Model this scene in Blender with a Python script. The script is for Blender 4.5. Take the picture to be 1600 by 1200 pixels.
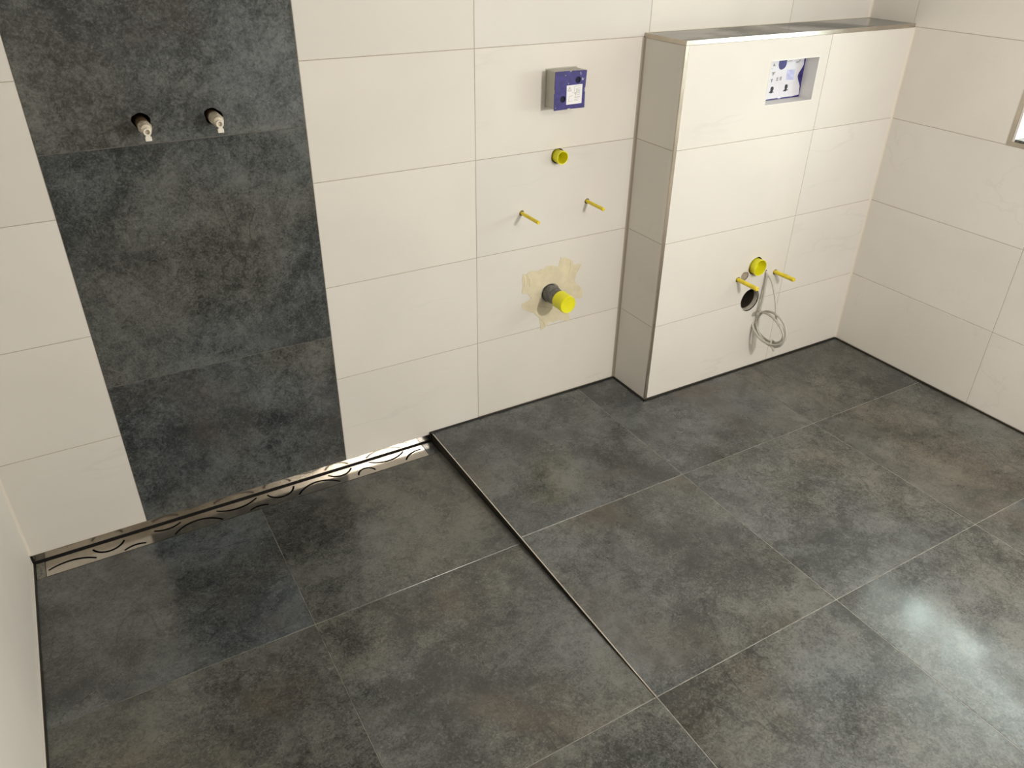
import bpy, bmesh, math, random
from mathutils import Vector, Euler
from mathutils.geometry import tessellate_polygon

for o in list(bpy.data.objects): bpy.data.objects.remove(o)
S = bpy.context.scene
COL = S.collection
random.seed(11)

# ------------------------------------------------------------------ camera, world, lights, exposure
cam_d = bpy.data.cameras.new('camera'); cam = bpy.data.objects.new('camera', cam_d); COL.objects.link(cam)
cam.location = (-1.0482, -2.0031, 1.5107)
cam.rotation_euler = Euler((math.radians(58.7592), math.radians(-0.7473), math.radians(-30.0925)), 'XYZ')
cam_d.sensor_width = 36.0; cam_d.sensor_fit = 'HORIZONTAL'
cam_d.lens = 1216.9939 / 1600 * 36.0
cam_d.clip_start = 0.02
S.camera = cam

world = bpy.data.worlds.new('world'); S.world = world; world.use_nodes = True
bg = world.node_tree.nodes['Background']
bg.inputs[0].default_value = (0.82, 0.98, 0.93, 1); bg.inputs[1].default_value = 0.6

def lamp(name, kind, loc, power, color, size=0.1, rot=(0, 0, 0)):
    l = bpy.data.lights.new(name, kind); l.energy = power; l.color = color
    if kind == 'POINT': l.shadow_soft_size = size
    if kind == 'AREA': l.shape = 'DISK'; l.size = size
    o = bpy.data.objects.new(name, l); COL.objects.link(o); o.location = loc; o.rotation_euler = rot
    return o
lamp('work_light', 'POINT', (0.61, -2.10, 1.34), 76, (1.0, 0.95, 0.885), 0.035)
lamp('fill_light', 'AREA', (0.7, -3.3, 2.42), 40, (1.0, 0.95, 0.88), 0.9)  # unseen soft fill, added to lift the ambient level on the walls
S.view_settings.view_transform = 'Standard'; S.view_settings.look = 'None'
S.view_settings.gamma = 1; S.view_settings.use_curve_mapping = False
S.view_settings.exposure = -0.05

# ------------------------------------------------------------------ materials
class NT:
    def __init__(s, name):
        s.m = bpy.data.materials.new(name); s.m.use_nodes = True
        s.t = s.m.node_tree; s.b = s.t.nodes['Principled BSDF']; s.out = s.t.nodes['Material Output']
    def n(s, typ, **kw):
        x = s.t.nodes.new(typ)
        for k, v in kw.items():
            if k.startswith('i_'):
                key = k[2:].replace('_', ' ')
                x.inputs[int(key) if key.isdigit() else key].default_value = v
            else: setattr(x, k, v)
        return x
    def l(s, a, b): s.t.links.new(a, b)
    def math(s, op, a, b=None, c=None, clamp=False):
        x = s.t.nodes.new('ShaderNodeMath'); x.operation = op; x.use_clamp = clamp
        for i, v in enumerate((a, b, c)):
            if v is None: continue
            if isinstance(v, (int, float)): x.inputs[i].default_value = v
            else: s.l(v, x.inputs[i])
        return x.outputs[0]
    def mix(s, f, a, b, blend='MIX'):
        x = s.t.nodes.new('ShaderNodeMix'); x.data_type = 'RGBA'; x.blend_type = blend
        for sock, v in ((x.inputs[0], f), (x.inputs[6], a), (x.inputs[7], b)):
            if isinstance(v, (int, float)): sock.default_value = v
            elif isinstance(v, tuple): sock.default_value = (*v, 1) if len(v) == 3 else v
            else: s.l(v, sock)
        return x.outputs[2]
    def ramp(s, v, lo, hi):
        x = s.t.nodes.new('ShaderNodeMapRange'); x.interpolation_type = 'SMOOTHSTEP'
        s.l(v, x.inputs[0]); x.inputs[1].default_value = lo; x.inputs[2].default_value = hi
        return x.outputs[0]
    def noise(s, vec, scale, detail=4, rough=.5, dist=0.0):
        x = s.t.nodes.new('ShaderNodeTexNoise'); x.inputs['Scale'].default_value = scale
        x.inputs['Detail'].default_value = detail; x.inputs['Roughness'].default_value = rough
        x.inputs['Distortion'].default_value = dist; s.l(vec, x.inputs['Vector']); return x.outputs[0]
    def bump(s, h, strength, dist):
        x = s.t.nodes.new('ShaderNodeBump'); x.inputs['Strength'].default_value = strength
        x.inputs['Distance'].default_value = dist; s.l(h, x.inputs['Height']); return x

def tile_coords(k):
    tc = k.n('ShaderNodeTexCoord'); at = k.n('ShaderNodeAttribute', attribute_name='tile_rand')
    v = k.n('ShaderNodeVectorMath', operation='MULTIPLY_ADD'); k.l(at.outputs['Color'], v.inputs[0])
    v.inputs[1].default_value = (9, 7, 11); k.l(tc.outputs['Object'], v.inputs[2])
    sp = k.n('ShaderNodeSeparateColor'); k.l(at.outputs['Color'], sp.inputs[0])
    return v.outputs[0], sp

def dark_tile_mat(name='slate_tile', spec=.68, gain=1.0):
    k = NT(name); co, sp = tile_coords(k)
    mpp = k.n('ShaderNodeMapping'); k.l(co, mpp.inputs[0]); mpp.inputs['Rotation'].default_value = (.5, .4, math.radians(38)); mpp.inputs['Scale'].default_value = (2.2, .8, 1.6)
    n1 = k.noise(co, 2.6, 6, .55, .7); n2 = k.noise(co, 13, 8, .68, .4)
    n3 = k.noise(co, 210, 4, .7, .5); n4 = k.noise(co, 3.4, 3, .5, .3); n5 = k.noise(mpp.outputs[0], 1.25, 8, .42, .15)
    n6 = k.noise(co, 2.2, 2); n7 = k.noise(co, 60, 6, .72, 1.0)
    v = k.math('MULTIPLY', n1, .30)
    v = k.math('MULTIPLY_ADD', n2, .22, v); v = k.math('MULTIPLY_ADD', n7, .24, v); v = k.math('MULTIPLY_ADD', n3, .24, v)
    f = k.ramp(v, .415, .60)
    base = k.mix(f, (.026 * gain, .028 * gain, .027 * gain), (.128 * gain, .131 * gain, .124 * gain))
    base = k.mix(k.math('MULTIPLY', k.ramp(n4, .54, .74), .38), base, (.098, .076, .058))
    cool = k.mix(k.ramp(n6, .35, .65), (.93, 1.0, 1.08), (1.04, 1.0, .92))
    base = k.mix(.75, base, cool, 'MULTIPLY')
    tone = k.mix(sp.outputs[1], (.93, .99, 1.07), (1.09, 1.0, .86))
    base = k.mix(.8, base, tone, 'MULTIPLY')
    br = k.math('MULTIPLY_ADD', sp.outputs[0], .45, .78)
    base = k.mix(1.0, base, k.n('ShaderNodeCombineColor').outputs[0], 'MULTIPLY')
    cc = base.node.inputs[7].links[0].from_node
    for i in range(3): k.l(br, cc.inputs[i])
    # light mineral flecks
    fl = k.math('MULTIPLY', k.ramp(n3, .60, .72), .6)
    base = k.mix(fl, base, (.17, .17, .155))
    # thin riven ridges
    rid = k.math('SUBTRACT', 1.0, k.ramp(k.math('ABSOLUTE', k.math('SUBTRACT', n5, .5)), .0, .0045))
    rid = k.math('MULTIPLY', rid, k.ramp(n6, .5, .6))
    base = k.mix(k.math('MULTIPLY', rid, .5), base, (.02, .02, .018))
    # riven shelf: the stone steps on one side of each ridge
    step = k.math('MULTIPLY', k.ramp(n5, .495, .505), k.ramp(n6, .5, .6))
    k.l(base, k.b.inputs['Base Color'])
    n8 = k.noise(co, 2.1, 3, .5, .5); rg = k.ramp(n8, .42, .60)
    r = k.math('MULTIPLY_ADD', rg, .24, .095); r = k.math('MULTIPLY_ADD', n7, .08, r)
    k.l(r, k.b.inputs['Roughness'])
    h = k.math('MULTIPLY', n2, .9); h = k.math('MULTIPLY_ADD', n7, .35, h); h = k.math('MULTIPLY_ADD', n3, .10, h)
    h = k.math('MULTIPLY_ADD', step, .25, h)
    h = k.math('MULTIPLY', h, k.math('MULTIPLY_ADD', rg, .88, .12))
    bp = k.bump(h, .35, .0028); k.l(bp.outputs[0], k.b.inputs['Normal'])
    k.b.inputs['Specular IOR Level'].default_value = spec
    return k.m

def white_tile_mat(name, col, rough=.5):
    k = NT(name); co, sp = tile_coords(k)
    n1 = k.noise(co, 2.0, 4, .5, .4)
    mp = k.n('ShaderNodeMapping'); k.l(co, mp.inputs[0]); mp.inputs['Rotation'].default_value = (0.3, .62, .5)
    mp.inputs['Scale'].default_value = (.45, 2.2, 2.2)
    nv = k.noise(mp.outputs[0], 1.6, 5, .55, .15); nm = k.noise(co, 3.0, 2)
    vein = k.math('SUBTRACT', 1.0, k.ramp(k.math('ABSOLUTE', k.math('SUBTRACT', nv, .5)), 0, .012))
    vein = k.math('MULTIPLY', vein, k.ramp(nm, .5, .68))
    c2 = tuple(x * .93 for x in col)
    base = k.mix(k.ramp(n1, .3, .7), c2, col)
    base = k.mix(k.math('MULTIPLY', vein, .20), base, tuple(x * .72 for x in col))
    tone = k.mix(sp.outputs[0], (.98, .985, 1.0), (1.0, 1.0, .985))
    base = k.mix(1.0, base, tone, 'MULTIPLY')
    k.l(base, k.b.inputs['Base Color'])
    k.b.inputs['Roughness'].default_value = rough; k.b.inputs['Specular IOR Level'].default_value = .16
    n2 = k.noise(co, 9, 3); bp = k.bump(n2, .12, .003); k.l(bp.outputs[0], k.b.inputs['Normal'])
    return k.m

def simple(name, col, rough=.5, metal=0.0, nscale=0, namp=.0, bump=0.0, **kw):
    k = NT(name)
    if nscale:
        tc = k.n('ShaderNodeTexCoord'); n = k.noise(tc.outputs['Object'], nscale, 5, .6)
        c = k.mix(k.ramp(n, .3, .7), tuple(x * (1 - namp) for x in col), tuple(min(1, x * (1 + namp)) for x in col))
        k.l(c, k.b.inputs['Base Color'])
        if bump:
            bp = k.bump(n, bump, .002); k.l(bp.outputs[0], k.b.inputs['Normal'])
    else: k.b.inputs['Base Color'].default_value = (*col, 1)
    k.b.inputs['Roughness'].default_value = rough; k.b.inputs['Metallic'].default_value = metal
    for a, v in kw.items(): k.b.inputs[a.replace('_', ' ')].default_value = v
    return k.m

def brushed(name, col, rough, axis_scale=(3, 220, 220)):
    k = NT(name); tc = k.n('ShaderNodeTexCoord'); mp = k.n('ShaderNodeMapping'); k.l(tc.outputs['Object'], mp.inputs[0])
    mp.inputs['Scale'].default_value = axis_scale
    n = k.noise(mp.outputs[0], 4, 4, .6); st = k.noise(tc.outputs['Object'], 9, 4, .6)
    c = k.mix(k.ramp(st, .35, .7), tuple(x * .82 for x in col), col); k.l(c, k.b.inputs['Base Color'])
    k.b.inputs['Metallic'].default_value = 1.0
    r = k.math('MULTIPLY_ADD', n, .16, rough - .08); k.l(r, k.b.inputs['Roughness'])
    return k.m

def glass_mat():
    # frosted pane lit through by overcast daylight
    k = NT('frosted_glass'); k.b.inputs['Base Color'].default_value = (.75, .78, .76, 1); k.b.inputs['Roughness'].default_value = .25
    k.b.inputs['Emission Color'].default_value = (.84, .985, .93, 1); k.b.inputs['Emission Strength'].default_value = 10.5
    return k.m

M = dict(
    slate=dark_tile_mat('slate_tile', .76, 1.12), wslate=dark_tile_mat('slate_wall_tile', .38, 1.22),
    white=white_tile_mat('cream_tile', (.75, .718, .668)),
    wgrout=simple('beige_grout', (.44, .39, .32), .8, nscale=60, namp=.1),
    dgrout=simple('grey_grout', (.25, .24, .215), .7, nscale=40, namp=.35),
    sgrout=simple('muted_grout', (.17, .17, .145), .75, nscale=25, namp=.5),
    pgrout=simple('dark_grout', (.10, .10, .09), .75, nscale=40, namp=.3),
    joint=simple('black_sealant', (.012, .011, .008), .45),
    beigejoint=simple('beige_sealant', (.42, .37, .30), .5),
    lightjoint=simple('cream_sealant', (.72, .67, .58), .4),
    mortar=simple('raw_mortar', (.07, .06, .045), .9, nscale=90, namp=.4, bump=.5),
    plaster=simple('painted_plaster', (.42, .40, .37), .8, nscale=30, namp=.03),
    steel=brushed('brushed_steel', (.60, .56, .50), .20),
    steelv=brushed('brushed_steel_upright', (.60, .54, .46), .34, (220, 220, 3)),
    steely=brushed('brushed_steel_depth', (.58, .52, .44), .32, (220, 3, 220)),
    steel2=brushed('bright_steel_lip', (.78, .75, .69), .25, (220, 3, 220)),
    dark=simple('channel_shade', (.006, .005, .004), .9),  # shade of trough and slot edges, put into the colour as near-black
    black=simple('black_void', (.004, .004, .004), .9),
    yellow=simple('yellow_plastic', (.80, .66, .015), .38, nscale=30, namp=.05, Subsurface_Weight=.08),
    yellow2=simple('lemon_plastic', (.78, .74, .02), .35, nscale=30, namp=.04, Subsurface_Weight=.08),
    sleeve=simple('amber_sleeve', (.80, .64, .03), .45, nscale=40, namp=.12),
    pipe=simple('grey_pipe', (.13, .13, .125), .42, nscale=50, namp=.35),
    tape=simple('yellowish_membrane', (.70, .63, .45), .55, nscale=25, namp=.07, bump=.5),
    housing=simple('grey_plastic', (.47, .455, .40), .5, nscale=40, namp=.04),
    blue=simple('blue_foil', (.030, .023, .17), .45, nscale=70, namp=.25),
    navy=simple('navy_recess', (.003, .003, .020), .8),
    paper=simple('white_paper', (.78, .77, .77), .55),
    sheet=simple('white_card', (.66, .66, .72), .42, nscale=20, namp=.03),
    lilac=simple('lilac_print', (.47, .49, .74), .5, nscale=120, namp=.15),
    ink=simple('black_print', (.012, .008, .022), .5),
    greyink=simple('grey_print', (.25, .24, .24), .5),
    brass=simple('stained_brass', (.22, .14, .075), .45, .5, nscale=90, namp=.5, bump=.3),
    plug=simple('beige_plug', (.60, .53, .42), .45, nscale=80, namp=.12),
    ring=simple('ivory_plug', (.80, .76, .66), .4),
    cable=simple('grey_cable', (.52, .50, .45), .42),
    reveal=simple('white_lining', (.74, .73, .71), .4),
    upvc=simple('white_frame', (.82, .83, .82), .3),
    glass=glass_mat(),
)

# ------------------------------------------------------------------ mesh helpers
def tag(o, label=None, cat=None, group=None, kind=None):
    if label: o['label'] = label
    if cat: o['category'] = cat
    if group: o['group'] = group
    if kind: o['kind'] = kind
    return o
def obj(name, bm, mats, parent=None, smooth=False):
    me = bpy.data.meshes.new(name)
    bm.normal_update(); bm.to_mesh(me); bm.free()
    for m in (mats if isinstance(mats, (list, tuple)) else [mats]): me.materials.append(m)
    if smooth:
        for p in me.polygons: p.use_smooth = True
        me.set_sharp_from_angle(angle=math.radians(38))
    o = bpy.data.objects.new(name, me); COL.objects.link(o)
    if parent:
        o.parent = parent; o.matrix_parent_inverse = parent.matrix_world.inverted()
        o.matrix_parent_inverse.translation = -Vector(parent.location)
    return o
def empty(name, loc):
    o = bpy.data.objects.new(name, None); COL.objects.link(o); o.location = loc; o.empty_display_size = .05
    return o
def box(bm, x0, x1, y0, y1, z0, z1, mi=0, bevel=0.0):
    vs = [bm.verts.new((x, y, z)) for x in (x0, x1) for y in (y0, y1) for z in (z0, z1)]
    fs = [bm.faces.new([vs[i] for i in q]) for q in ((0, 1, 3, 2), (4, 6, 7, 5), (0, 4, 5, 1), (2, 3, 7, 6), (0, 2, 6, 4), (1, 5, 7, 3))]
    for f in fs: f.material_index = mi
    if bevel:
        es = list({e for f in fs for e in f.edges})
        r = bmesh.ops.bevel(bm, geom=es, offset=bevel, segments=2, affect='EDGES', profile=.6)
        for f in r['faces']: f.material_index = mi
    return fs
def prism(bm, pts, P, d0, d1, mi=0, side_mi=None):
    """polygon pts (u,v) extruded between depths d0 and d1 under the mapping P(u,v,d)"""
    a = [bm.verts.new(P(u, v, d0)) for u, v in pts]; b = [bm.verts.new(P(u, v, d1)) for u, v in pts]
    fs = []
    tri = tessellate_polygon([[Vector((u, v, 0)) for u, v in pts]])
    for t in tri:
        fs.append(bm.faces.new([a[i] for i in t])); fs.append(bm.faces.new([b[i] for i in t][::-1]))
    for f in fs: f.material_index = mi
    n = len(pts)
    for i in range(n):
        f = bm.faces.new([a[i], a[(i + 1) % n], b[(i + 1) % n], b[i]]); f.material_index = mi if side_mi is None else side_mi; fs.append(f)
    bmesh.ops.recalc_face_normals(bm, faces=fs)
    return fs
def lathe(bm, c, prof, seg=40, mi=0, closed=False):
    """revolve (y, r) pairs about the axis through c=(x,z) running along y"""
    rings = []
    for y, r in prof:
        if r < 1e-6: rings.append([bm.verts.new((c[0], y, c[1]))])
        else: rings.append([bm.verts.new((c[0] + r * math.cos(2 * math.pi * i / seg), y, c[1] + r * math.sin(2 * math.pi * i / seg))) for i in range(seg)])
    fs = []
    pairs = list(zip(rings, rings[1:]))
    if closed: pairs.append((rings[-1], rings[0]))
    for A, B in pairs:
        for i in range(seg):
            j = (i + 1) % seg
            if len(A) == 1 and len(B) == 1: continue
            if len(A) == 1: f = bm.faces.new([A[0], B[j], B[i]])
            elif len(B) == 1: f = bm.faces.new([A[i], A[j], B[0]])
            else: f = bm.faces.new([A[i], A[j], B[j], B[i]])
            f.material_index = mi; fs.append(f)
    bmesh.ops.recalc_face_normals(bm, faces=fs)
    return fs
def tube(bm, pts, r, seg=10, mi=0, cap=True):
    pts = [Vector(p) for p in pts]; n = len(pts); rings = []
    t = (pts[1] - pts[0]).normalized(); up = t.orthogonal().normalized()
    for i, p in enumerate(pts):
        t = (pts[min(i + 1, n - 1)] - pts[max(i - 1, 0)]).normalized()
        up = (up - t * up.dot(t)).normalized(); s = t.cross(up)
        rr = r(i / (n - 1)) if callable(r) else r
        rings.append([bm.verts.new(p + rr * (math.cos(2 * math.pi * k / seg) * up + math.sin(2 * math.pi * k / seg) * s)) for k in range(seg)])
    for A, B in zip(rings, rings[1:]):
        for k in range(seg): bm.faces.new([A[k], A[(k + 1) % seg], B[(k + 1) % seg], B[k]]).material_index = mi
    if cap:
        bm.faces.new(rings[0][::-1]).material_index = mi; bm.faces.new(rings[-1]).material_index = mi

# plane mappings (u, v, height above the surface towards the room)
Pback = lambda u, v, d: Vector((u, -d, v))
Pfront = lambda u, v, d: Vector((u, -.1884 - d, v))
Pside = lambda u, v, d: Vector((.58 - d, u, v))
Pright = lambda u, v, d: Vector((1.5907 - d, u, v))
Pleft = lambda u, v, d: Vector((-1.38 + d, u, v))
Pfloor = lambda u, v, d: Vector((u, v, d))
DROP = .036
slope = lambda y: -DROP * (1 + y / 1.1934)
Pshower = lambda u, v, d: Vector((u, v, slope(v) + d))
Pshelf = lambda u, v, d: Vector((u, v, 1.2042 + d))

def tiles_bm(P, rects, gap=.002, thick=.009, ch=.0006, tones=()):
    bm = bmesh.new(); lay = bm.loops.layers.float_color.new('tile_rand')
    g = gap / 2
    for n_, (u0, u1, v0, v1) in enumerate(rects):
        a0, a1, b0, b1 = u0 + g, u1 - g, v0 + g, v1 - g
        rnd = (random.random(), random.random(), random.random(), 1)
        if n_ < len(tones): rnd = (*tones[n_], rnd[2], 1)
        lv = []
        for (e, d) in ((0, -thick), (0, -ch), (ch, 0)):
            lv.append([bm.verts.new(P(u, v, d)) for u, v in ((a0 + e, b0 + e), (a1 - e, b0 + e), (a1 - e, b1 - e), (a0 + e, b1 - e))])
        fs = [bm.faces.new(lv[0][::-1]), bm.faces.new(lv[2])]
        for A, B in zip(lv, lv[1:]):
            for i in range(4): fs.append(bm.faces.new([A[i], A[(i + 1) % 4], B[(i + 1) % 4], B[i]]))
        bmesh.ops.recalc_face_normals(bm, faces=fs)
        for f in fs:
            for L in f.loops: L[lay] = rnd
    return bm

def cut(bm, cutters, keep_mats):
    """subtract closed cutter meshes from a closed mesh, exactly"""
    me = bpy.data.meshes.new('tmp'); bm.to_mesh(me); bm.free()
    for m in keep_mats: me.materials.append(m)
    o = bpy.data.objects.new('tmp', me); COL.objects.link(o)
    cb = bmesh.new()
    for c in cutters: c(cb)
    cm = bpy.data.meshes.new('tmpc'); cb.to_mesh(cm); cb.free(); cm.materials.append(keep_mats[-1])
    c = bpy.data.objects.new('tmpc', cm); COL.objects.link(c)
    md = o.modifiers.new('b', 'BOOLEAN'); md.operation = 'DIFFERENCE'; md.solver = 'EXACT'; md.object = c
    md.material_mode = 'TRANSFER'
    dg = bpy.context.evaluated_depsgraph_get(); dg.update()
    r = bpy.data.meshes.new_from_object(o.evaluated_get(dg))
    out = bmesh.new(); out.from_mesh(r)
    names = [m.name for m in r.materials]
    remap = {i: [k.name for k in keep_mats].index(nm) for i, nm in enumerate(names) if nm in [k.name for k in keep_mats]}
    for f in out.faces: f.material_index = remap.get(f.material_index, f.material_index)
    bpy.data.objects.remove(o); bpy.data.objects.remove(c)
    bpy.data.meshes.remove(r); bpy.data.meshes.remove(me); bpy.data.meshes.remove(cm)
    return out
def merge(a, b, shift=0):
    """append bmesh b to bmesh a (material indices of b shifted)"""
    for f in b.faces: f.material_index += shift
    me = bpy.data.meshes.new('m'); b.to_mesh(me); b.free(); a.from_mesh(me); bpy.data.meshes.remove(me)
    return a
def round_cutter(x, z, r, y0, y1, wob=0.0, seg=28, seed=1, sz=1.0):
    rr = random.Random(seed)
    ph = [rr.random() * 6.28 for _ in range(3)]
    pts = []
    for i in range(seg):
        t = 2 * math.pi * i / seg
        q = r * (1 + wob * (math.sin(2 * t + ph[0]) * .5 + math.sin(3 * t + ph[1]) * .4 + math.sin(5 * t + ph[2]) * .35))
        pts.append((x + q * math.cos(t), z + q * math.sin(t) * sz))
    return lambda bm: prism(bm, pts, lambda u, v, d: Vector((u, d, v)), y0, y1)
def box_cutter(x0, x1, y0, y1, z0, z1): return lambda bm: box(bm, x0, x1, y0, y1, z0, z1)

# ------------------------------------------------------------------ key numbers
XA, XB, XS, XC, XD, XE, XF, XG, XH, XL = -1.0821, -.4812, -.1803, 0, .5959, 1.1915, .58, 1.1878, 1.5907, -1.38
D = .1884; RZ = [.2942 + .3 * i for i in range(8)]; ZT = 2.5; YF = -4.4; F1, F2 = -.5932, -1.1934
ZS = -.0065                    # lower edge of the wall tiles in the shower
ZM = .0055                     # lower edge of the wall tiles above the main floor
def zrows(lo, top=ZT): 
    z = [lo] + [r for r in RZ if r > lo + .02 and r < top - .02] + [top]; return list(zip(z, z[1:]))

# ------------------------------------------------------------------ back wall
rects = []
for a, b in ((XL, XA), (XB, XS)): rects += [(a, b, z0, z1) for z0, z1 in zrows(ZS)]
rects2 = []
# the tile beside the drain runs through to the first seam, its foot notched by the raised floor
rects = [(XL, XA, z0, z1) for z0, z1 in zrows(ZS)]
rects += [(XB, XC, z0, z1) for z0, z1 in zrows(ZS)]
rects += [(XC, XD, z0, z1) for z0, z1 in zrows(ZM)] + [(XD, XE, z0, z1) for z0, z1 in zrows(1.1942)] + [(XE, XH, z0, z1) for z0, z1 in zrows(1.1942)]
TAPS = [(-.8575, 1.0905), (-.6995, 1.0870)]
PINS = [(.159, .7121), (.4046, .7134)]
CAP = (.2842, .8731); WASTE = (.2757, .4181)
cuts = [round_cutter(CAP[0], CAP[1], .0235, -.02, .09, .08, seed=4), round_cutter(WASTE[0], WASTE[1], .0345, -.02, .1, .05, seed=8)]
cuts += [round_cutter(x, z, .0085, -.02, .05, .08, seed=i + 20) for i, (x, z) in enumerate(PINS)]
tb = cut(tiles_bm(Pback, rects), cuts, [M['white'], M['mortar']])
gb = bmesh.new(); box(gb, XL - .15, XH + .15, .0008, .16, -.0065, ZT + .1)
tapcuts = [round_cutter(x, z, .0198, -.02, .075, .12, seed=i + 40) for i, (x, z) in enumerate(TAPS)]
gb = cut(gb, cuts + tapcuts, [M['wgrout'], M['mortar']])
wall_back = obj('wall_back', merge(tb, gb, 2), [M['white'], M['mortar'], M['wgrout'], M['mortar']]); tag(wall_back, kind='structure')
# dark accent strip in the shower
zr = [ZS, .4422, 1.0396, 1.637, 2.234, ZT]
tb = cut(tiles_bm(Pback, [(XA, XB, a, b) for a, b in zip(zr, zr[1:])], gap=.0018, tones=[(.25, .35), (.3, .4), (.45, .25), (.4, .3)]), tapcuts, [M['wslate'], M['mortar']])
gb = bmesh.new(); box(gb, XA, XB, .0004, .0007, ZS, ZT); gb = cut(gb, tapcuts, [M['pgrout'], M['mortar']])
tag(obj('dark_tile_strip', merge(tb, gb, 2), [M['wslate'], M['mortar'], M['pgrout'], M['mortar']], wall_back), 'dark slate-grey tile strip')

# ------------------------------------------------------------------ left, front walls and ceiling
rects = []
ys = [0, -1.02, -1.54, -2.04, -2.64, -3.24, -3.84, YF]
for y1, y0 in zip(ys, ys[1:]): rects += [(y0, y1, a, b) for a, b in zrows(.004)]
tb = tiles_bm(Pleft, rects)
gb = bmesh.new(); box(gb, XL - .16, XL - .0008, YF - .15, .16, -.12, ZT + .1)
# lowest tiles follow the falling shower floor
low = tiles_bm(Pleft, [(-1.02, 0, -.032, .004)], gap=0)
wall_left = obj('wall_left', merge(merge(tb, low), gb, 1), [M['white'], M['wgrout']]); tag(wall_left, kind='structure')
tb = bmesh.new(); prism(tb, [(XL, -1.19), (XL + .0016, -1.19), (XL + .0016, -.004), (XL, -.004)], lambda u, v, d: Vector((u, v, -.036 * (1 + v / 1.1934) + d)), .004, .0085)
obj('tile_edge', tb, M['lightjoint'], wall_left)
tb = bmesh.new(); box(tb, XL - .16, XH + .16, YF - .15, YF, -.12, ZT + .1)
tag(obj('wall_front', tb, M['plaster']), kind='structure')
tb = bmesh.new(); box(tb, XL - .16, XH + .5, YF - .15, .16, ZT, ZT + .1)
tag(obj('ceiling', tb, M['plaster']), kind='structure')

# ------------------------------------------------------------------ right wall with window opening
WY0, WY1, WZ0, WZ1 = -1.55, -.6275, .9072, 1.44
ys = [0, -.18, -.777, -1.374, -1.971, -2.568, -3.165, -3.762, YF]
rects = []
for y1, y0 in zip(ys, ys[1:]): rects += [(y0, y1, a, b) for a, b in zrows(ZM)]
wc = [box_cutter(XH - .02, XH + .6, WY0, WY1, WZ0, WZ1)]
tb = cut(tiles_bm(Pright, rects), wc, [M['white'], M['mortar']])
gb = bmesh.new(); box(gb, XH + .0008, XH + .46, YF - .15, .16, -.12, ZT + .1)
gb = cut(gb, wc, [M['wgrout'], M['plaster']])
wall_right = obj('wall_right', merge(tb, gb, 2), [M['white'], M['mortar'], M['wgrout'], M['plaster']]); tag(wall_right, kind='structure')
# window: steel edge profile, tiled reveal, dark sill, frame and pane
window = empty('window_1', (XH, (WY0 + WY1) / 2, WZ0)); tag(window, kind='structure')
def ring_rect(bm, P, o, i, d0, d1, mi=0):
    (a0, a1, b0, b1), (c0, c1, e0, e1) = o, i
    for pts in ([(a0, b0), (a1, b0), (c1, e0), (c0, e0)], [(a1, b0), (a1, b1), (c1, e1), (c1, e0)], [(a1, b1), (a0, b1), (c0, e1), (c1, e1)], [(a0, b1), (a0, b0), (c0, e0), (c0, e1)]):
        prism(bm, pts, P, d0, d1, mi)
bm = bmesh.new(); ring_rect(bm, Pright, (WY0 - .013, WY1 + .013, WZ0 - .013, WZ1 + .013), (WY0 + .0005, WY1 - .0005, WZ0 + .0005, WZ1 - .0005), .0002, .0016)
obj('edge_profile', bm, M['steely'], window)
bm = bmesh.new()
box(bm, XH + .001, XH + .44, WY1 - .008, WY1 - .0002, WZ0, WZ1); box(bm, XH + .001, XH + .44, WY0 + .0002, WY0 + .008, WZ0, WZ1)
box(bm, XH + .001, XH + .44, WY0, WY1, WZ1 - .008, WZ1 - .0002)
obj('reveal', bm, M['white'], window)
obj('window_sill', merge(bmesh.new(), tiles_bm(lambda u, v, d: Vector((u, v, WZ0 + .008 + d)), [(XH + .0005, XH + .44, WY0 + .008, WY1 - .008)], thick=.0078)), M['slate'], window)
bm = bmesh.new()
Pw = lambda u, v, d: Vector((XH + .40 - d, u, v))
ring_rect(bm, Pw, (WY0 + .0085, WY1 - .0085, WZ0 + .0085, WZ1 - .0085), (WY0 + .045, WY1 - .045, WZ0 + .050, WZ1 - .045), -.03, .03)
obj('window_frame', bm, M['upvc'], window)
bm = bmesh.new(); box(bm, XH + .398, XH + .402, WY0 + .044, WY1 - .044, WZ0 + .049, WZ1 - .044)
obj('pane', bm, M['glass'], window)

# ------------------------------------------------------------------ boxed-in cistern wall with shelf
rf = [(XF + .0105, XG, a, b) for a, b in zrows(ZM, 1.192)] + [(XG, XH, a, b) for a, b in zrows(ZM, 1.192)]
rs = [(-D + .0015, 0, a, b) for a, b in zrows(ZM, 1.192)]
WCAP = (1.0326, .4333); WPINS = [(.9537, .3962), (1.1405, .3879)]; WHOLE = (1.034, .2995); PLUG = (.9848, .4029); CAB = (1.0911, .4005)
NI = (.9325, 1.1482, .9936, 1.1295)
c0, c1 = -D - .02, -D + .055
wcut = [round_cutter(WCAP[0], WCAP[1], .0335, c0, c1, .04, seed=3), round_cutter(WHOLE[0], WHOLE[1], .045, c0, c1 + .02, .02, seg=40, seed=6),
        round_cutter(PLUG[0], PLUG[1], .0178, c0, -D + .006, .05, seed=7), round_cutter(CAB[0], CAB[1], .0058, c0, -D + .03, .05, seed=9),
        box_cutter(NI[0], NI[1], c0, -D + .06, NI[2], NI[3])]
wcut += [round_cutter(x, z, .0105, c0, -D + .04, .06, seed=i + 60) for i, (x, z) in enumerate(WPINS)]
tb = cut(tiles_bm(Pfront, rf), wcut, [M['white'], M['mortar']])
gb = bmesh.new(); box(gb, XF + .0008, XH, -D + .0008, 0, ZM, 1.195)
gb = cut(gb, wcut, [M['wgrout'], M['mortar']])
tb = merge(merge(tb, gb, 2), tiles_bm(Pside, rs))
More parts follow.
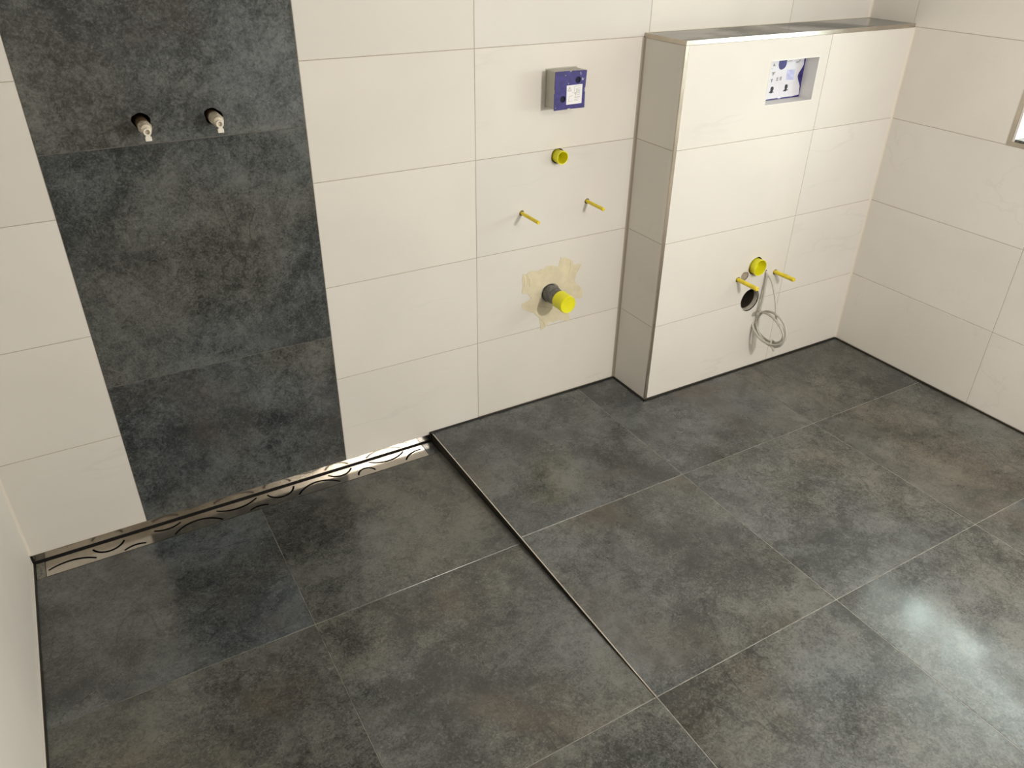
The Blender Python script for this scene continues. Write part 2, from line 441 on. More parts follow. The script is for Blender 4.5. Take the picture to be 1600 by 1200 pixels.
boxing = obj('wall_boxing', tb, [M['white'], M['mortar'], M['wgrout'], M['mortar']]); tag(boxing, kind='structure')
obj('shelf_tile', merge(tiles_bm(Pshelf, [(XF + .0015, 1.052, -D + .0015, -.001), (1.052, XH, -D + .0015, -.001)], gap=.0018), (lambda b: (box(b, XF + .001, XH, -D + .001, -.0008, 1.1955, 1.2033), b)[1])(bmesh.new()), 1), [M['wslate'], M['dgrout']], boxing)
# steel edge profiles of the boxing
t = empty('trim_1', (XF, -D, 1.192)); tag(t, kind='structure')
bm = bmesh.new(); box(bm, XF - .0015, XH, -D - .0015, -D + .0012, 1.192, 1.2048, bevel=.0006); obj('front_profile', bm, M['steel'], t)
bm = bmesh.new(); box(bm, XF - .0015, XF + .0012, -D + .0013, -.001, 1.192, 1.2048, bevel=.0006); obj('side_profile', bm, M['steely'], t)
bm = bmesh.new()
box(bm, XF - .0015, XF + .010, -D - .0015, -D + .0005, ZM, 1.1915, bevel=.0005); box(bm, XF - .0015, XF + .0005, -D + .0006, -D + .0035, ZM, 1.1915)
tag(obj('trim_2', bm, M['steelv']), kind='structure')
# sealant in the upright corners
def fillet(bm, x, y, sx, sy, z0, z1, r=.006):
    pts = [(x, y), (x + sx * r, y), (x + sx * r * .35, y + sy * r * .35), (x, y + sy * r)]
    prism(bm, pts, Pfloor, z0, z1)
bm = bmesh.new(); fillet(bm, XF, 0, -1, -1, ZM, 1.192, .0085)
obj('corner_sealant', bm, M['beigejoint'], boxing)
bm = bmesh.new(); fillet(bm, XH, -D, -1, -1, ZM, 1.192, .006); fillet(bm, XH, 0, -1, -1, 1.206, ZT, .006)
obj('corner_sealant', bm, M['lightjoint'], wall_right)
bm = bmesh.new(); fillet(bm, XL, 0, 1, -1, .0, ZT, .006); obj('corner_sealant', bm, M['lightjoint'], wall_left)
bm = bmesh.new(); box(bm, XF + .002, XH, -.003, 0, 1.2045, 1.2065); obj('shelf_sealant', bm, M['lightjoint'], boxing)

# ------------------------------------------------------------------ floor
xs = [XS + .002, .4139, 1.0064, XH - .004]; xl = [XL + .004, -.7776, XS]
yr = [-.004, F1, F2, -1.7936, -2.3938, -2.994, -3.594, -4.194, YF]
rects = []
for i, (y1, y0) in enumerate(zip(yr, yr[1:])):
    for x0, x1 in zip(xs, xs[1:]):
        if i == 0: 
            if x1 < .5: rects.append((x0, x1, y0, y1))
            continue
        rects.append((x0, x1, y0, y1))
    if i >= 2:
        for x0, x1 in zip(xl, xl[1:]): rects.append((x0, x1 + (.002 if x1 == XS else 0), y0, y1))
tb = tiles_bm(Pfloor, rects, gap=.0021, tones=[(.40, .35), (.50, .30), (.68, .45), (.34, .85), (.62, .35), (.72, .42), (.6, .4)])
# tiles of the back row are cut round the boxing
def poly_tile(bm, pts, tone):
    lay = bm.loops.layers.float_color['tile_rand']; rnd = (*tone, random.random(), 1)
    for f in prism(bm, pts, Pfloor, -.009, 0):
        for L in f.loops: L[lay] = rnd
g = .00105
poly_tile(tb, [(.4139 + g, F1 + g), (1.0064 - g, F1 + g), (1.0064 - g, -D - .004), (XF - .004, -D - .004), (XF - .004, -.004), (.4139 + g, -.004)], (.42, .35))
poly_tile(tb, [(1.0064 + g, F1 + g), (XH - .004, F1 + g), (XH - .004, -D - .004), (1.0064 + g, -D - .004)], (.34, .6))
gb = bmesh.new()
box(gb, XS + .0006, XH, F2, -.0005, -.12, -.0007)
box(gb, XL, XH, YF, F2, -.12, -.0007)
floor = obj('floor', merge(tb, gb, 1), [M['slate'], M['dgrout']]); tag(floor, kind='structure')
bm = bmesh.new(); j = .0055
for a in ((XS, XF, -j, -.0002), (XF - j, XF - .0002, -D - j, -j), (XF - j, XH, -D - j, -D - .0002), (XH - j, XH - .0002, YF, -D - j)):
    box(bm, a[0], a[1], a[2], a[3], -.004, .0052, bevel=.0015)
obj('floor_sealant', bm, M['joint'], floor)
# shower floor, falling towards the drain
GY = -.0715
F1S = -.597
rects = [(XL + .004, -.7776, F1S, GY), (-.7776, XS - .001, F1S, GY), (XL + .004, -.7776, F2, F1S), (-.7776, XS - .001, F2, F1S)]
tb = tiles_bm(Pshower, rects, gap=.0016, tones=[(.30, .08), (.33, .72), (.26, .98), (.50, .66)])
gb = bmesh.new(); prism(gb, [(XL, F2), (XS, F2), (XS, GY), (XL, GY)], Pshower, -.06, -.0008)
sf = obj('shower_floor', merge(tb, gb, 1), [M['slate'], M['sgrout']], floor)
bm = bmesh.new(); prism(bm, [(XL + .0002, F2), (XL + .0055, F2), (XL + .0055, 0), (XL + .0002, 0)], Pshower, -.004, .005)
prism(bm, [(XL + .0002, YF), (XL + .0055, YF), (XL + .0055, F2), (XL + .0002, F2)], Pfloor, -.004, .005)
obj('floor_sealant', bm, M['joint'], floor)
# step edge profile between raised floor and shower
bm = bmesh.new()
Pst = lambda u, v, d: Vector((d, u, v))
prism(bm, [(-.002, .0006), (F2, .0006), (F2, -.003), (-.002, slope(0) - .002)], Pst, XS - .0012, XS + .0008)
prism(bm, [(-.006, .0012), (F2, .0012), (F2, .0002), (-.006, .0002)], Pst, XS - .0012, XS + .0022, 1)
t3 = obj('trim_3', bm, [simple('profile_face_reflection', (.035, .031, .024), .4, .5), M['steel2']]); tag(t3, kind='structure')  # steel face darkened: the dark tile it mirrors is put into its colour
bm = bmesh.new(); box(bm, XS - .008, XS + .006, -.0075, -.0003, slope(0), .0055, bevel=.002); obj('corner_sealant', bm, M['joint'], t3)

# ------------------------------------------------------------------ shower drain
GZ = -.0335; GX0, GX1 = -1.3495, -.2225
drain = empty('shower_drain', (-.78, -.036, GZ)); tag(drain, 'long brushed steel shower drain with wave slots below the dark tile strip', 'shower drain')
def arc(p, q, r, n=22):
    ax, ay = p; bx, by = q; cx, cy = r
    d = 2 * (ax * (by - cy) + bx * (cy - ay) + cx * (ay - by))
    ux = ((ax * ax + ay * ay) * (by - cy) + (bx * bx + by * by) * (cy - ay) + (cx * cx + cy * cy) * (ay - by)) / d
    uy = ((ax * ax + ay * ay) * (cx - bx) + (bx * bx + by * by) * (ax - cx) + (cx * cx + cy * cy) * (bx - ax)) / d
    R = math.hypot(ax - ux, ay - uy); a0 = math.atan2(ay - uy, ax - ux); a1 = math.atan2(by - uy, bx - ux); a2 = math.atan2(cy - uy, cx - ux)
    def un(a, ref):
        while a - ref > math.pi: a -= 2 * math.pi
        while a - ref < -math.pi: a += 2 * math.pi
        return a
    a1 = un(a1, a0); a2 = un(a2, a1)
    return [(ux, uy, R, a0 + (a2 - a0) * i / n) for i in range(n + 1)]
SL = [[[-1.3442, -.0428], [-1.2825, -.0302], [-1.2261, -.0613 + .008]], [[-1.2319, -.0132], [-1.1971, -.0409], [-1.1508, -.0126]], [[-1.1554, -.06], [-1.1282, -.0498], [-1.098, -.0604 + .004]],
      [[-1.0712, -.0151], [-1.042, -.0254], [-.9979, -.0119]], [[-1.0213, -.0605], [-.9559, -.0275], [-.8868, -.0606]], [[-.8958, -.0132], [-.839, -.0315], [-.7763, -.0086]],
      [[-.8073, -.0597], [-.7811, -.0506], [-.7523, -.0594]], [[-.7436, -.0121], [-.7025, -.0424], [-.6611, -.0078]], [[-.6581, -.0584], [-.5924, -.0231], [-.5262, -.0572]],
      [[-.5493, -.0086], [-.5126, -.0302], [-.4724, -.0064]], [[-.4635, -.0559], [-.4352, -.0305], [-.407, -.0543]], [[-.4119, -.0063], [-.3511, -.0294], [-.2894, -.0046]], [[-.2995, -.0539], [-.268, -.0268], [-.2338, -.0226]]]
def slot(p3):
    p3 = [(x, y - .0048) for x, y in p3]
    A = arc(*p3); w = lambda s: .0029 + .0008 * abs(math.sin(3.1 * s))
    o = [(ux + (R + w(i / 22)) * math.cos(t), uy + (R + w(i / 22)) * math.sin(t)) for i, (ux, uy, R, t) in enumerate(A)]
    n = [(ux + (R - w(i / 22)) * math.cos(t), uy + (R - w(i / 22)) * math.sin(t)) for i, (ux, uy, R, t) in enumerate(A)]
    return lambda bm: prism(bm, o + n[::-1], Pfloor, GZ - .01, GZ + .01)
gb = bmesh.new(); box(gb, GX0, GX1, GY + .001, -.0055, GZ - .0015, GZ)
gb = cut(gb, [slot(s) for s in SL], [M['steel'], M['dark']])
obj('grate', gb, [M['steel'], M['dark']], drain)
bm = bmesh.new(); box(bm, XL + .006, XS - .009, .0012, .0035, -.0275, -.0066)
up = obj('upstand', bm, M['steel'], drain)
for x in (-.752, -.695, -.60, -.43):
    bm = bmesh.new(); lathe(bm, (x, -.014), [(.0011, .0015), (.0003, .0013), (0, 0)], 12); obj('rivet', bm, M['brass'], up)
bm = bmesh.new()      # trough: floor and four sides
box(bm, XL, XS - .002, -.0714, .045, -.102, -.099); box(bm, XL, XS - .002, .0036, .008, -.099, -.0068)
box(bm, XL, XS - .002, -.0712, -.0695, -.099, -.038); box(bm, XL, XL + .003, -.0712, .0036, -.099, -.04); box(bm, XS - .005, XS - .0022, -.0712, .0036, -.099, -.04)
obj('channel', bm, M['dark'], drain)
for a, b in ((XL + .006, GX0 - .0012), (GX1 + .0012, XS - .0025)):
    obj('filler_tile', tiles_bm(lambda u, v, d: Vector((u, v, GZ + d)), [(a, b, GY + .0004, -.0045)], gap=.001), M['slate'], drain)

# ------------------------------------------------------------------ capped shower connections
def tap(x, z, label, L, dirty):
    t = empty('pipe_plug', (x, 0, z)); tag(t, label, 'pipe plug', 'capped shower connections')
    bm = bmesh.new(); lathe(bm, (x, z), [(.06, .0140), (.002, .0140), (-L * .40, .0136), (-L * .46, .0125), (-L * .46, 0)], 32); obj('pipe_neck', bm, M['brass'], t, True)
    bm = bmesh.new(); a = -L * .40 if dirty else -L * .12
    lathe(bm, (x, z), [(a, .0134), (a - .002, .0140), (-L * .72, .0138), (-L * .80, .0125), (-L * .93, .0110), (-L * .95, .0088), (-L * .95, 0)], 32)
    for i in range(6):
        an = i * math.pi / 3 + .3; cx, cz = x + .0126 * math.cos(an), z + .0126 * math.sin(an)
        box(bm, cx - .002, cx + .002, -L * .70, a - .004, cz - .002, cz + .002, bevel=.0006)
    p = obj('plug_body', bm, M['plug'], t, True)
    bm = bmesh.new()
    zc = z - .0040
    lathe(bm, (x, zc), [(-L * .94, .0086), (-L - .003, .0086), (-L - .004, .0079), (-L - .004, .0057), (-L - .003, .0050), (-L * .96, .0050)], 32, closed=True)
    pts = [(x - .0050, zc - .0065), (x - .0044, zc - .0098), (x - .0066, zc - .0115), (x - .0066, zc - .0188), (x - .0054, zc - .0196), (x + .0054, zc - .0196), (x + .0066, zc - .0188), (x + .0066, zc - .0115), (x + .0044, zc - .0098), (x + .0050, zc - .0065)]
    prism(bm, pts, Pback, L * .955, L + .003)
    obj('ring_tab', bm, M['ring'], p, True)
tap(TAPS[0][0] + .0005, TAPS[0][1] - .006, 'beige pipe plug with grimy brown neck, left one on the dark strip', .064, True)
tap(TAPS[1][0] + .0005, TAPS[1][1] - .002, 'cleaner beige pipe plug, right one on the dark strip', .060, False)

# ------------------------------------------------------------------ flush-mounted box with blue cover
t = empty('installation_box', (.282, 0, 1.0745)); tag(t, 'grey plastic installation box with blue cover on the cream wall above the washbasin pipes', 'installation box')
bm = bmesh.new(); fs = box(bm, .2325, .3345, -.0535, .0005, 1.0235, 1.1255, bevel=.003)
box(bm, .2300, .3370, -.0022, .0004, 1.0215, 1.1278, bevel=.0008)
obj('housing', bm, M['housing'], t)
bm = bmesh.new()
out = [(.2272, 1.0215), (.2730, 1.0219), (.2735, 1.0239), (.2838, 1.0240), (.2842, 1.0222), (.3328, 1.0218), (.3322, 1.0658), (.3302, 1.0668), (.3300, 1.0772), (.3322, 1.0784), (.3352, 1.1250),
       (.2858, 1.1262), (.2850, 1.1236), (.2768, 1.1232), (.2762, 1.1264), (.2280, 1.1268), (.2268, 1.0792), (.2284, 1.0785), (.2285, 1.0680), (.2270, 1.0672)]
prism(bm, out, Pback, .0536, .0562)
cov = cut(bm, [round_cutter(.3059, 1.1005, .0078, -.07, -.04), round_cutter(.2560, 1.0510, .0078, -.07, -.04)], [M['blue']])
cv = obj('cover', cov, M['blue'], t)
for x, z in ((.3059, 1.1005), (.2560, 1.0510)):
    bm = bmesh.new(); lathe(bm, (x, z), [(-.0562, .0079), (-.0568, .0086), (-.0560, .0094)], 28); lathe(bm, (x, z), [(-.0538, .0085), (-.0538, 0)], 28)
    obj('screw_hole', bm, M['navy'], cv, True)
FL = simple('pale_fleck', (.42, .42, .50), .5)
for pts in ([(.3118, 1.1215), (.3140, 1.1215), (.3158, 1.1140), (.3140, 1.1135)], [(.3185, 1.1045), (.3205, 1.1060), (.3225, 1.1020), (.3262, 1.1050), (.3245, 1.0990), (.3190, 1.0985)],
            [(.2600, 1.1165), (.2632, 1.1160), (.2640, 1.1145), (.2612, 1.1145)], [(.2712, 1.0945), (.2735, 1.0940), (.2742, 1.0920), (.2718, 1.0922)], [(.2300, 1.0300), (.2330, 1.0290), (.2315, 1.0270)]):
    bm = bmesh.new(); prism(bm, pts, Pback, .0562, .0565); obj('paint_fleck', bm, FL, cv)
bm = bmesh.new(); prism(bm, [(.2673, 1.0876), (.3215, 1.0882), (.3213, 1.0354), (.2682, 1.0346)], Pback, .0562, .0566)
st = obj('sticker', bm, M['paper'], t)
bm = bmesh.new()
def stroke(bm, a, b, P, d, w=.0007):
    a, b = Vector(a), Vector(b); n = (b - a).normalized(); s = Vector((-n.y, n.x)) * w / 2
    prism(bm, [tuple(a + s), tuple(b + s), tuple(b - s), tuple(a - s)], P, d, d + .0002)
tr = [(.2772, 1.0832), (.2714, 1.0722), (.2836, 1.0720)]
for i in range(3): stroke(bm, tr[i], tr[(i + 1) % 3], Pback, .0566, .0010)
stroke(bm, (.2773, 1.0795), (.2773, 1.0755), Pback, .0566, .0012); stroke(bm, (.2773, 1.0745), (.2773, 1.0733), Pback, .0566, .0012)
for a, b in (((.2944, 1.0837), (.3149, 1.0842)), ((.2944, 1.0837), (.2944, 1.0690)), ((.3005, 1.0770), (.3150, 1.0800)), ((.3005, 1.0770), (.3005, 1.0600)), ((.2870, 1.0680), (.2960, 1.0650)),
             ((.2773, 1.0565), (.2898, 1.0592)), ((.2773, 1.0565), (.2760, 1.0430)), ((.2760, 1.0430), (.2900, 1.0440)), ((.2940, 1.0540), (.3150, 1.0550)), ((.2960, 1.0520), (.3140, 1.0528)), ((.3050, 1.0600), (.3140, 1.0610)), ((.2970, 1.0640), (.3010, 1.0560)),
             ((.2950, 1.0470), (.3120, 1.0475)), ((.2950, 1.0440), (.3080, 1.0444))): stroke(bm, a, b, Pback, .0566)
obj('print', bm, M['greyink'], st)
bm = bmesh.new(); prism(bm, [(.2958, 1.0662), (.2985, 1.0668), (.2990, 1.0640), (.2966, 1.0632)], Pback, .0566, .0568); obj('print', bm, M['ink'], st)
bm = bmesh.new()
for i in range(6): prism(bm, [(.3020 + i * .0022, 1.0640), (.3032 + i * .0022, 1.0640), (.3032 + i * .0022, 1.0760), (.3020 + i * .0022, 1.0755)], Pback, .0566, .0567)
obj('print', bm, simple('pale_grey_print', (.5, .5, .5), .5), st)

# ------------------------------------------------------------------ yellow pipe caps, washbasin waste
def ring_cap(c, y, L, r, label, tilt=0):
    bm = bmesh.new()
    lathe(bm, c, [(y + .02, r - .0012), (y - L * .55, r - .0006), (y - L * .62, r), (y - L, r), (y - L - .001, r - .0009), (y - L - .0004, r - .0026), (y - L * .4, r - .0032), (y + .012, r - .0040), (y + .012, 0)], 48)
    o = obj('pipe_stub', bm, M['yellow2'], None, True); tag(o, label, 'pipe')
    return o
ring_cap(CAP, 0, .027, .0205, 'smaller open yellow pipe stub on the cream wall below the blue-covered box')
ring_cap(WCAP, -D, .022, .0300, 'larger open yellow pipe stub on the boxing above the grey cable')
t = empty('waste_pipe', (WASTE[0], 0, WASTE[1])); tag(t, 'grey waste pipe with closed yellow cap poking through a torn membrane patch', 'waste pipe')
bm = bmesh.new(); lathe(bm, WASTE, [(.07, .0270), (-.075, .0270), (-.075, 0)], 48)
lathe(bm, (WASTE[0] - .0005, WASTE[1] + .0005), [(.004, .0275), (-.012, .0292), (-.030, .0290), (-.033, .0272)], 48)
obj('pipe', bm, M['pipe'], t, True)
bm = bmesh.new(); lathe(bm, (WASTE[0], WASTE[1]), [(-.062, .0275), (-.062, .0302), (-.064, .0308), (-.0665, .0302), (-.106, .0300), (-.110, .0294), (-.112, .0282), (-.1115, .0270), (-.1115, 0)], 48)
cp = obj('cap', bm, M['yellow2'], t, True)
bm = bmesh.new()       # ragged sleeve edge round the pipe at the wall
rr = random.Random(5); pts = []
for i in range(40):
    a = 2 * math.pi * i / 40; q = .0350 + .0022 * rr.random() - .0008; pts.append((WASTE[0] + q * math.cos(a), WASTE[1] + q * math.sin(a)))
inn = [(WASTE[0] + .0300 * math.cos(2 * math.pi * i / 40), WASTE[1] + .0300 * math.sin(2 * math.pi * i / 40)) for i in range(40)]
for i in range(40):
    j2 = (i + 1) % 40; prism(bm, [pts[i], pts[j2], inn[j2], inn[i]], Pback, -.004, -.0015)
obj('sleeve', bm, simple('pale_mortar', (.38, .36, .31), .8, nscale=60, namp=.3, bump=.4), t)
# membrane patch
patch = [(.1697, .508), (.180, .499), (.190, .510), (.205, .511), (.222, .505), (.238, .511), (.2492, .5088), (.2613, .5177), (.283, .514), (.3057, .5061), (.309, .523), (.3134, .5385), (.322, .531), (.331, .535), (.3394, .5279), (.350, .523), (.3628, .512), (.3653, .4986), (.383, .500), (.3996, .4962),
         (.392, .485), (.3815, .4737), (.379, .458), (.374, .4401), (.3883, .4223), (.401, .410), (.4137, .3929), (.409, .381), (.4118, .3721), (.398, .370), (.3849, .3751), (.372, .362), (.3599, .3504), (.357, .330), (.3628, .310), (.3638, .2878), (.350, .296), (.3363, .3006), (.315, .307), (.295, .302), (.2768, .3087), (.270, .296),
         (.2581, .2887), (.2454, .2826), (.242, .308), (.2371, .3334), (.226, .343), (.2172, .3561), (.195, .366), (.1696, .382), (.1661, .4003), (.186, .405), (.2029, .4125), (.194, .425), (.1837, .437), (.172, .434), (.1652, .441), (.170, .462), (.166, .485)]
def cut_round(c, r): return round_cutter(c[0], c[1], r, -.02, .02, .05, seed=8)
bm = bmesh.new(); prism(bm, patch, Pback, .0002, .0010)
bm = cut(bm, [cut_round(WASTE, .0345)], [M['tape']])
for a, b in (((.262, .500), (.283, .512)), ((.179, .503), (.187, .470)), ((.186, .500), (.196, .455)), ((.352, .520), (.350, .470)), ((.171, .498), (.174, .460)), ((.170, .393), (.222, .386)), ((.245, .325), (.262, .292)), ((.300, .345), (.355, .318)), ((.395, .494), (.380, .470)), ((.230, .376), (.300, .350))):
    a, b = Vector(a), Vector(b); mid = (a + b) / 2 + Vector((.003, .002))
    tube(bm, [(a.x, -.0009, a.y), (mid.x, -.0014, mid.y), (b.x, -.0009, b.y)], .0011, 6)
tag(obj('sealing_membrane', bm, M['tape']), 'torn pale yellow sealing membrane patch on the cream wall around the grey waste pipe', 'membrane')

# ------------------------------------------------------------------ sleeved threaded rods
def rod(c, y, L, r, label, group, tipd=(0, 0)):
    x, z = c; t = empty('threaded_rod', (x, y, z)); tag(t, label, 'threaded rod', group)
    n = 8; p = [(x + tipd[0] * (i / n), y + .03 - (L + .03) * i / n, z + tipd[1] * (i / n)) for i in range(n + 1)]
    bm = bmesh.new(); tube(bm, p, r, 18); lathe(bm, (p[-1][0], p[-1][2]), [(p[-1][1], r), (p[-1][1] - .0012, r * .8), (p[-1][1] - .0012, r * .55), (p[-1][1] - .0004, r * .5), (p[-1][1] - .0004, 0)], 18)
    obj('sleeve', bm, M['sleeve'], t, True)
    bm = bmesh.new(); lathe(bm, (x, z), [(y + .03, r + .0022), (y + .001, r + .0026), (y + .001, r - .0006)], 20); obj('wall_plug', bm, simple('dark_plug', (.10, .085, .05), .7), t, True)
rod(PINS[0], 0, .100, .0055, 'thin yellow sleeved rod under the small yellow cap, nearer the dark strip', 'washbasin rods', (0, .0))
rod(PINS[1], 0, .092, .0055, 'thin yellow sleeved rod under the small yellow cap, nearer the boxing', 'washbasin rods', (0, -.001))
rod(WPINS[0], -D, .094, .0075, 'thick amber rod on the boxing reaching over the big dark hole', 'toilet rods')
rod(WPINS[1], -D, .090, .0075, 'thick amber rod on the boxing to the right of the yellow cap and cable', 'toilet rods', (0, .003))

# ------------------------------------------------------------------ cistern opening, pipe hole, blind disc
t = empty('inspection_opening', (1.04, -D, .9936)); tag(t, 'square recessed flush opening in the boxing with white printed cover inside', 'inspection opening')
bm = bmesh.new(); n0, n1, m0, m1 = NI; w = .0028; yb, yf = -D + .0555, -D - .0006
box(bm, n0, n0 + w, yf, yb, m0, m1); box(bm, n1 - w, n1, yf, yb, m0, m1); box(bm, n0 + w, n1 - w, yf, yb, m0, m0 + w); box(bm, n0 + w, n1 - w, yf, yb, m1 - w, m1)
obj('lining', bm, M['reveal'], t)
bm = bmesh.new(); box(bm, n0 + w, n1 - w, -.1360, -.1335, m0 + w, m1 - w); obj('backing', bm, M['blue'], t)
Pn = lambda u, v, d: Vector((u, -.1361 - d, v))
bm = bmesh.new()
wv = [(1.1374, 1.1266), (1.136, 1.114), (1.1379, 1.0963), (1.1345, 1.0900), (1.1304, 1.0836), (1.1252, 1.0765), (1.1212, 1.0695), (1.1200, 1.0650), (1.1204, 1.0607), (1.1238, 1.0535), (1.1278, 1.0467), (1.1335, 1.0385), (1.1379, 1.0309), (1.1388, 1.0245), (1.1392, 1.0188), (1.1415, 1.0033),
      (1.1051, .9999), (1.1040, 1.0010), (1.0600, 1.0005), (1.0560, .9985), (1.0480, .9985), (1.0450, 1.0008), (.9953, 1.0000), (.9360, 1.0005), (.9360, 1.1266)]
prism(bm, wv, Pn, .0002, .0014); sh = obj('cover_sheet', bm, M['sheet'], t)
d0, d1 = .0014, .0017
bm = bmesh.new(); prism(bm, [(1.0226, 1.1027), (1.0222, 1.1134), (1.0236, 1.1240), (1.0560, 1.1230), (1.0579, 1.1130), (1.0579, 1.1032), (1.0560, 1.0975), (1.053, 1.0934), (1.0450, 1.0890), (1.0372, 1.088), (1.0310, 1.0900), (1.0271, 1.0938)], Pn, d0, d1)
obj('knock_out', bm, M['blue'], sh)
bm = bmesh.new(); prism(bm, [(1.0659, 1.086), (1.1013, 1.0849), (1.1028, 1.0524), (1.0681, 1.0543)], Pn, d0, d1); obj('print', bm, M['lilac'], sh)
bm = bmesh.new()
prism(bm, [(1.0067, 1.0385), (1.0135, 1.0388), (1.0180, 1.0350), (1.0184, 1.0287), (1.0150, 1.0235), (1.0216, 1.0210), (1.0206, 1.0196), (1.0140, 1.0200), (1.0095, 1.0168), (1.0060, 1.0196), (.9991, 1.0199), (.9995, 1.0212), (1.0052, 1.0253), (1.0040, 1.0330)], Pn, d0, d1); obj('print', bm, M['ink'], sh); bm = bmesh.new()
prism(bm, [(1.0690, 1.0397), (1.0760, 1.0408), (1.0805, 1.0380), (1.0819, 1.0310), (1.0785, 1.0250), (1.0866, 1.0238), (1.0860, 1.0222), (1.0800, 1.0215), (1.0745, 1.0178), (1.0710, 1.0205), (1.0632, 1.0190), (1.0640, 1.0215), (1.0705, 1.0262), (1.0680, 1.0330)], Pn, d0, d1); obj('print', bm, M['ink'], sh); bm = bmesh.new()
prism(bm, [(1.1150, 1.1125), (1.1185, 1.1130), (1.1180, 1.1098), (1.1150, 1.1098)], Pn, d0, d1)
obj('print', bm, M['ink'], sh)
for pts in ([(1.0015, 1.1098), (1.0092, 1.1007), (.998, 1.1015)], [(.9968, 1.0829), (1.0149, 1.0831), (1.0100, 1.0790), (1.0042, 1.0708), (1.0015, 1.0790)], [(.9985, 1.0620), (1.0080, 1.0630), (1.0040, 1.0500)],
            [(1.0225, 1.0550), (1.0325, 1.0550), (1.0320, 1.0580), (1.0228, 1.0575)], [(1.0617, 1.1130), (1.0823, 1.1131), (1.0818, 1.111), (1.0612, 1.1109)], [(1.1006, 1.1075), (1.1160, 1.1080), (1.1150, 1.1056), (1.1010, 1.1050)], [(.9930, 1.0950), (.9965, 1.0955), (.9950, 1.0915)]):
    bm = bmesh.new(); prism(bm, pts, Pn, d0, d1); obj('print', bm, M['greyink'], sh)
for x0, w_, z0, z1 in ((1.0235, .0018, 1.0590, 1.0660), (1.0385, .0018, 1.0555, 1.0670)):
    for i in range(3):
        bm = bmesh.new(); box(bm, x0 + i * .0031, x0 + i * .0031 + w_, -.1378, -.1375, z0, z1); obj('print', bm, M['greyink'], sh)
bm = bmesh.new()
for a, b in (((1.0975, 1.1145), (1.0975, 1.1005)), ((1.0975, 1.1005), (1.1250, 1.1000)), ((1.0850, 1.0430), (1.1150, 1.0440)), ((1.0850, 1.0430), (1.0900, 1.0100)), ((1.1350, 1.0180), (1.0920, 1.0100)), ((.985, 1.0455), (1.06, 1.0455))): stroke(bm, a, b, Pn, d0, .0008)
for i, (u, v) in enumerate([(1.1308, 1.1180), (1.1325, 1.1000), (1.1240, 1.0830), (1.1150, 1.0700), (1.1142, 1.0600), (1.1215, 1.0460), (1.1310, 1.0310)]):
    if i: stroke(bm, prev, (u, v), Pn, d0, .0010)
    prev = (u, v)
obj('embossing', bm, simple('pale_card_edge', (.55, .55, .60), .5), sh)
bm = bmesh.new()
bm.free()
for a, b in (((1.127, 1.0700), (1.1345, 1.0780)), ((1.1290, 1.0600), (1.1360, 1.0690)), ((1.1310, 1.0560), (1.1400, 1.0640))):
    bm = bmesh.new(); stroke(bm, a, b, Pn, .0002, .0022); obj('print', bm, M['navy'], t)

t = empty('pipe_socket', (WHOLE[0], -D, WHOLE[1])); tag(t, 'wide round dark pipe hole with pale rim low in the boxing beside the cable', 'pipe hole')
bm = bmesh.new(); lathe(bm, WHOLE, [(-D + .020, .0436), (-D + .004, .0436), (-D + .0035, .0412), (-D + .018, .0402), (-D + .020, .0402)], 48); obj('socket_rim', bm, simple('pale_pipe', (.50, .47, .40), .5, nscale=50, namp=.12), t, True)
bm = bmesh.new(); lathe(bm, WHOLE, [(-D + .018, .0404), (-D + .020, .0380), (-D + .073, .0370), (-D + .073, 0)], 40); obj('socket_depth', bm, simple('socket_shade', (.022, .015, .009), .9), t, True)  # inner pipe coloured near-black to paint in the shade of its depth
bm = bmesh.new(); lathe(bm, PLUG, [(-D + .0058, .0170), (-D + .0015, .0170), (-D + .0012, .0160), (-D + .0025, .0125), (-D + .0028, 0)], 32)
tag(obj('blind_disc', bm, simple('taupe_filler', (.33, .28, .22), .7, nscale=160, namp=.25, bump=.4), None, True), 'small round taupe filler spot between the left amber rod and the yellow cap', 'filler disc')

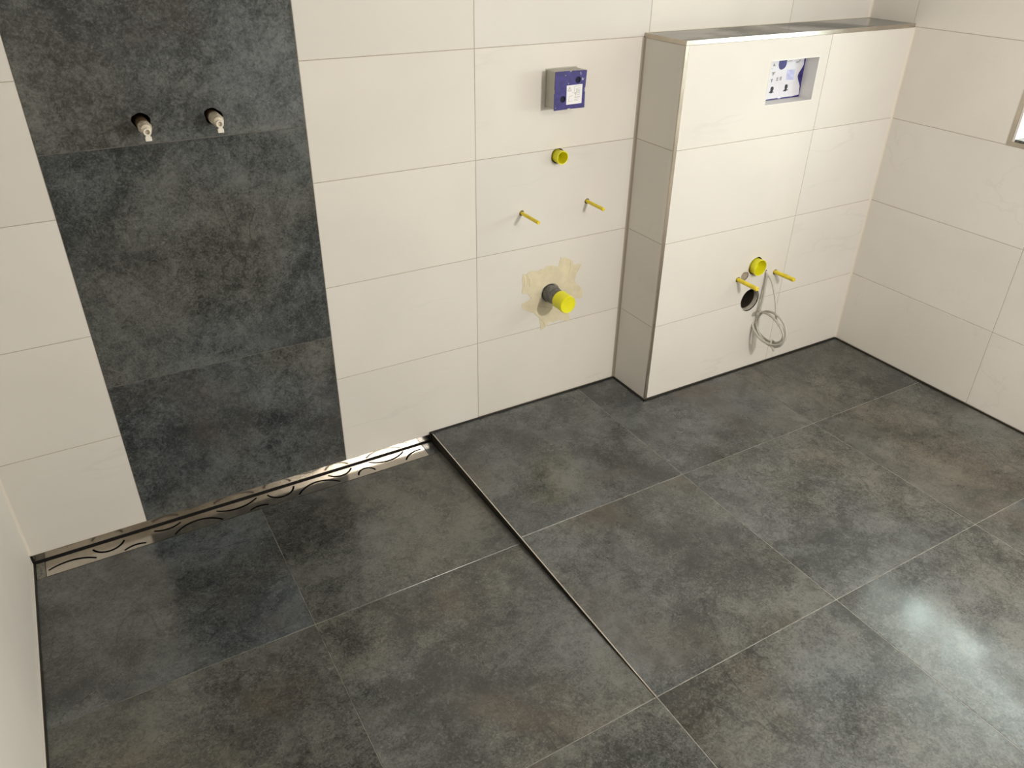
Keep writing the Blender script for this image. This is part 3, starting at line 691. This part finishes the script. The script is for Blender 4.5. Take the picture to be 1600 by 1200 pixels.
# ------------------------------------------------------------------ cable
t = empty('cable', (CAB[0], -D, CAB[1])); tag(t, 'looped grey cable hanging coiled from a small hole in the boxing', 'cable')
def spline(P, n=12):
    P = [Vector(p) for p in P]; Q = [P[0] * 2 - P[1]] + P + [P[-1] * 2 - P[-2]]; out = []
    for i in range(1, len(Q) - 2):
        a, b, c, d = Q[i - 1:i + 3]
        for j in range(n):
            s = j / n; out.append(.5 * ((2 * b) + (c - a) * s + (2 * a - 5 * b + 4 * c - d) * s * s + (3 * b - a - 3 * c + d) * s ** 3))
    out.append(P[-1]); return out
yc, zc, ry, rz = -.2700, .2065, .0860, .0610
cx0 = 1.070
pts = [(CAB[0], -D + .02, CAB[1]), (CAB[0] - .0005, -D - .006, CAB[1] - .006), (1.089, -D - .011, .350), (1.084, -D - .016, .300)]
N = 66; loops = 2.75; rr = random.Random(3)
for i in range(N + 1):
    s = i / N; a = math.radians(40) - s * loops * 2 * math.pi
    k = .97 + .11 * math.sin(1.37 * a + .5) - .05 * s
    sag = .010 * math.sin(a * .5 + 1)
    pts.append((cx0 + .014 * math.sin(1.7 * a * .5 + .4) + .004 * s, yc + ry * k * math.cos(a) * -1 * -1, zc + rz * k * math.sin(a) + .004 * math.sin(3 * s)))
bm = bmesh.new(); tube(bm, spline(pts, 4), .0045, 12); obj('loops', bm, M['cable'], t, True)
bm = bmesh.new(); tube(bm, spline([(CAB[0] + .002, -D + .02, CAB[1]), (CAB[0] + .002, -D - .006, CAB[1] - .008), (1.092, -.225, .370), (1.084, -.262, .318), (1.076, -.2860, .264), (1.074, -.294, .248)], 8), .0036, 12)
obj('free_end', bm, M['cable'], t, True)
bm = bmesh.new(); q = [(cx0 - .010, -.300, .166), (cx0 - .013, -.306, .156), (cx0 - .004, -.314, .146), (cx0 + .010, -.306, .148), (cx0 + .013, -.298, .160), (cx0, -.294, .170), (cx0 - .010, -.300, .166)]
tube(bm, spline(q, 6), .0038, 10); obj('knot', bm, M['cable'], t, True)
bm = bmesh.new(); tube(bm, spline([(cx0 - .008, -.304, .158), (cx0 - .004, -.312, .148), (cx0 - .002, -.316, .137)], 6), .0062, 10); obj('cable_tip', bm, M['cable'], t, True)
bm = bmesh.new(); tube(bm, spline([(cx0 - .008, -.222, .258), (cx0 - .012, -.214, .246), (cx0 - .002, -.208, .238), (cx0 + .008, -.214, .252), (cx0 - .008, -.222, .258)], 6), .0030, 10)
obj('knot', bm, M['cable'], t, True)
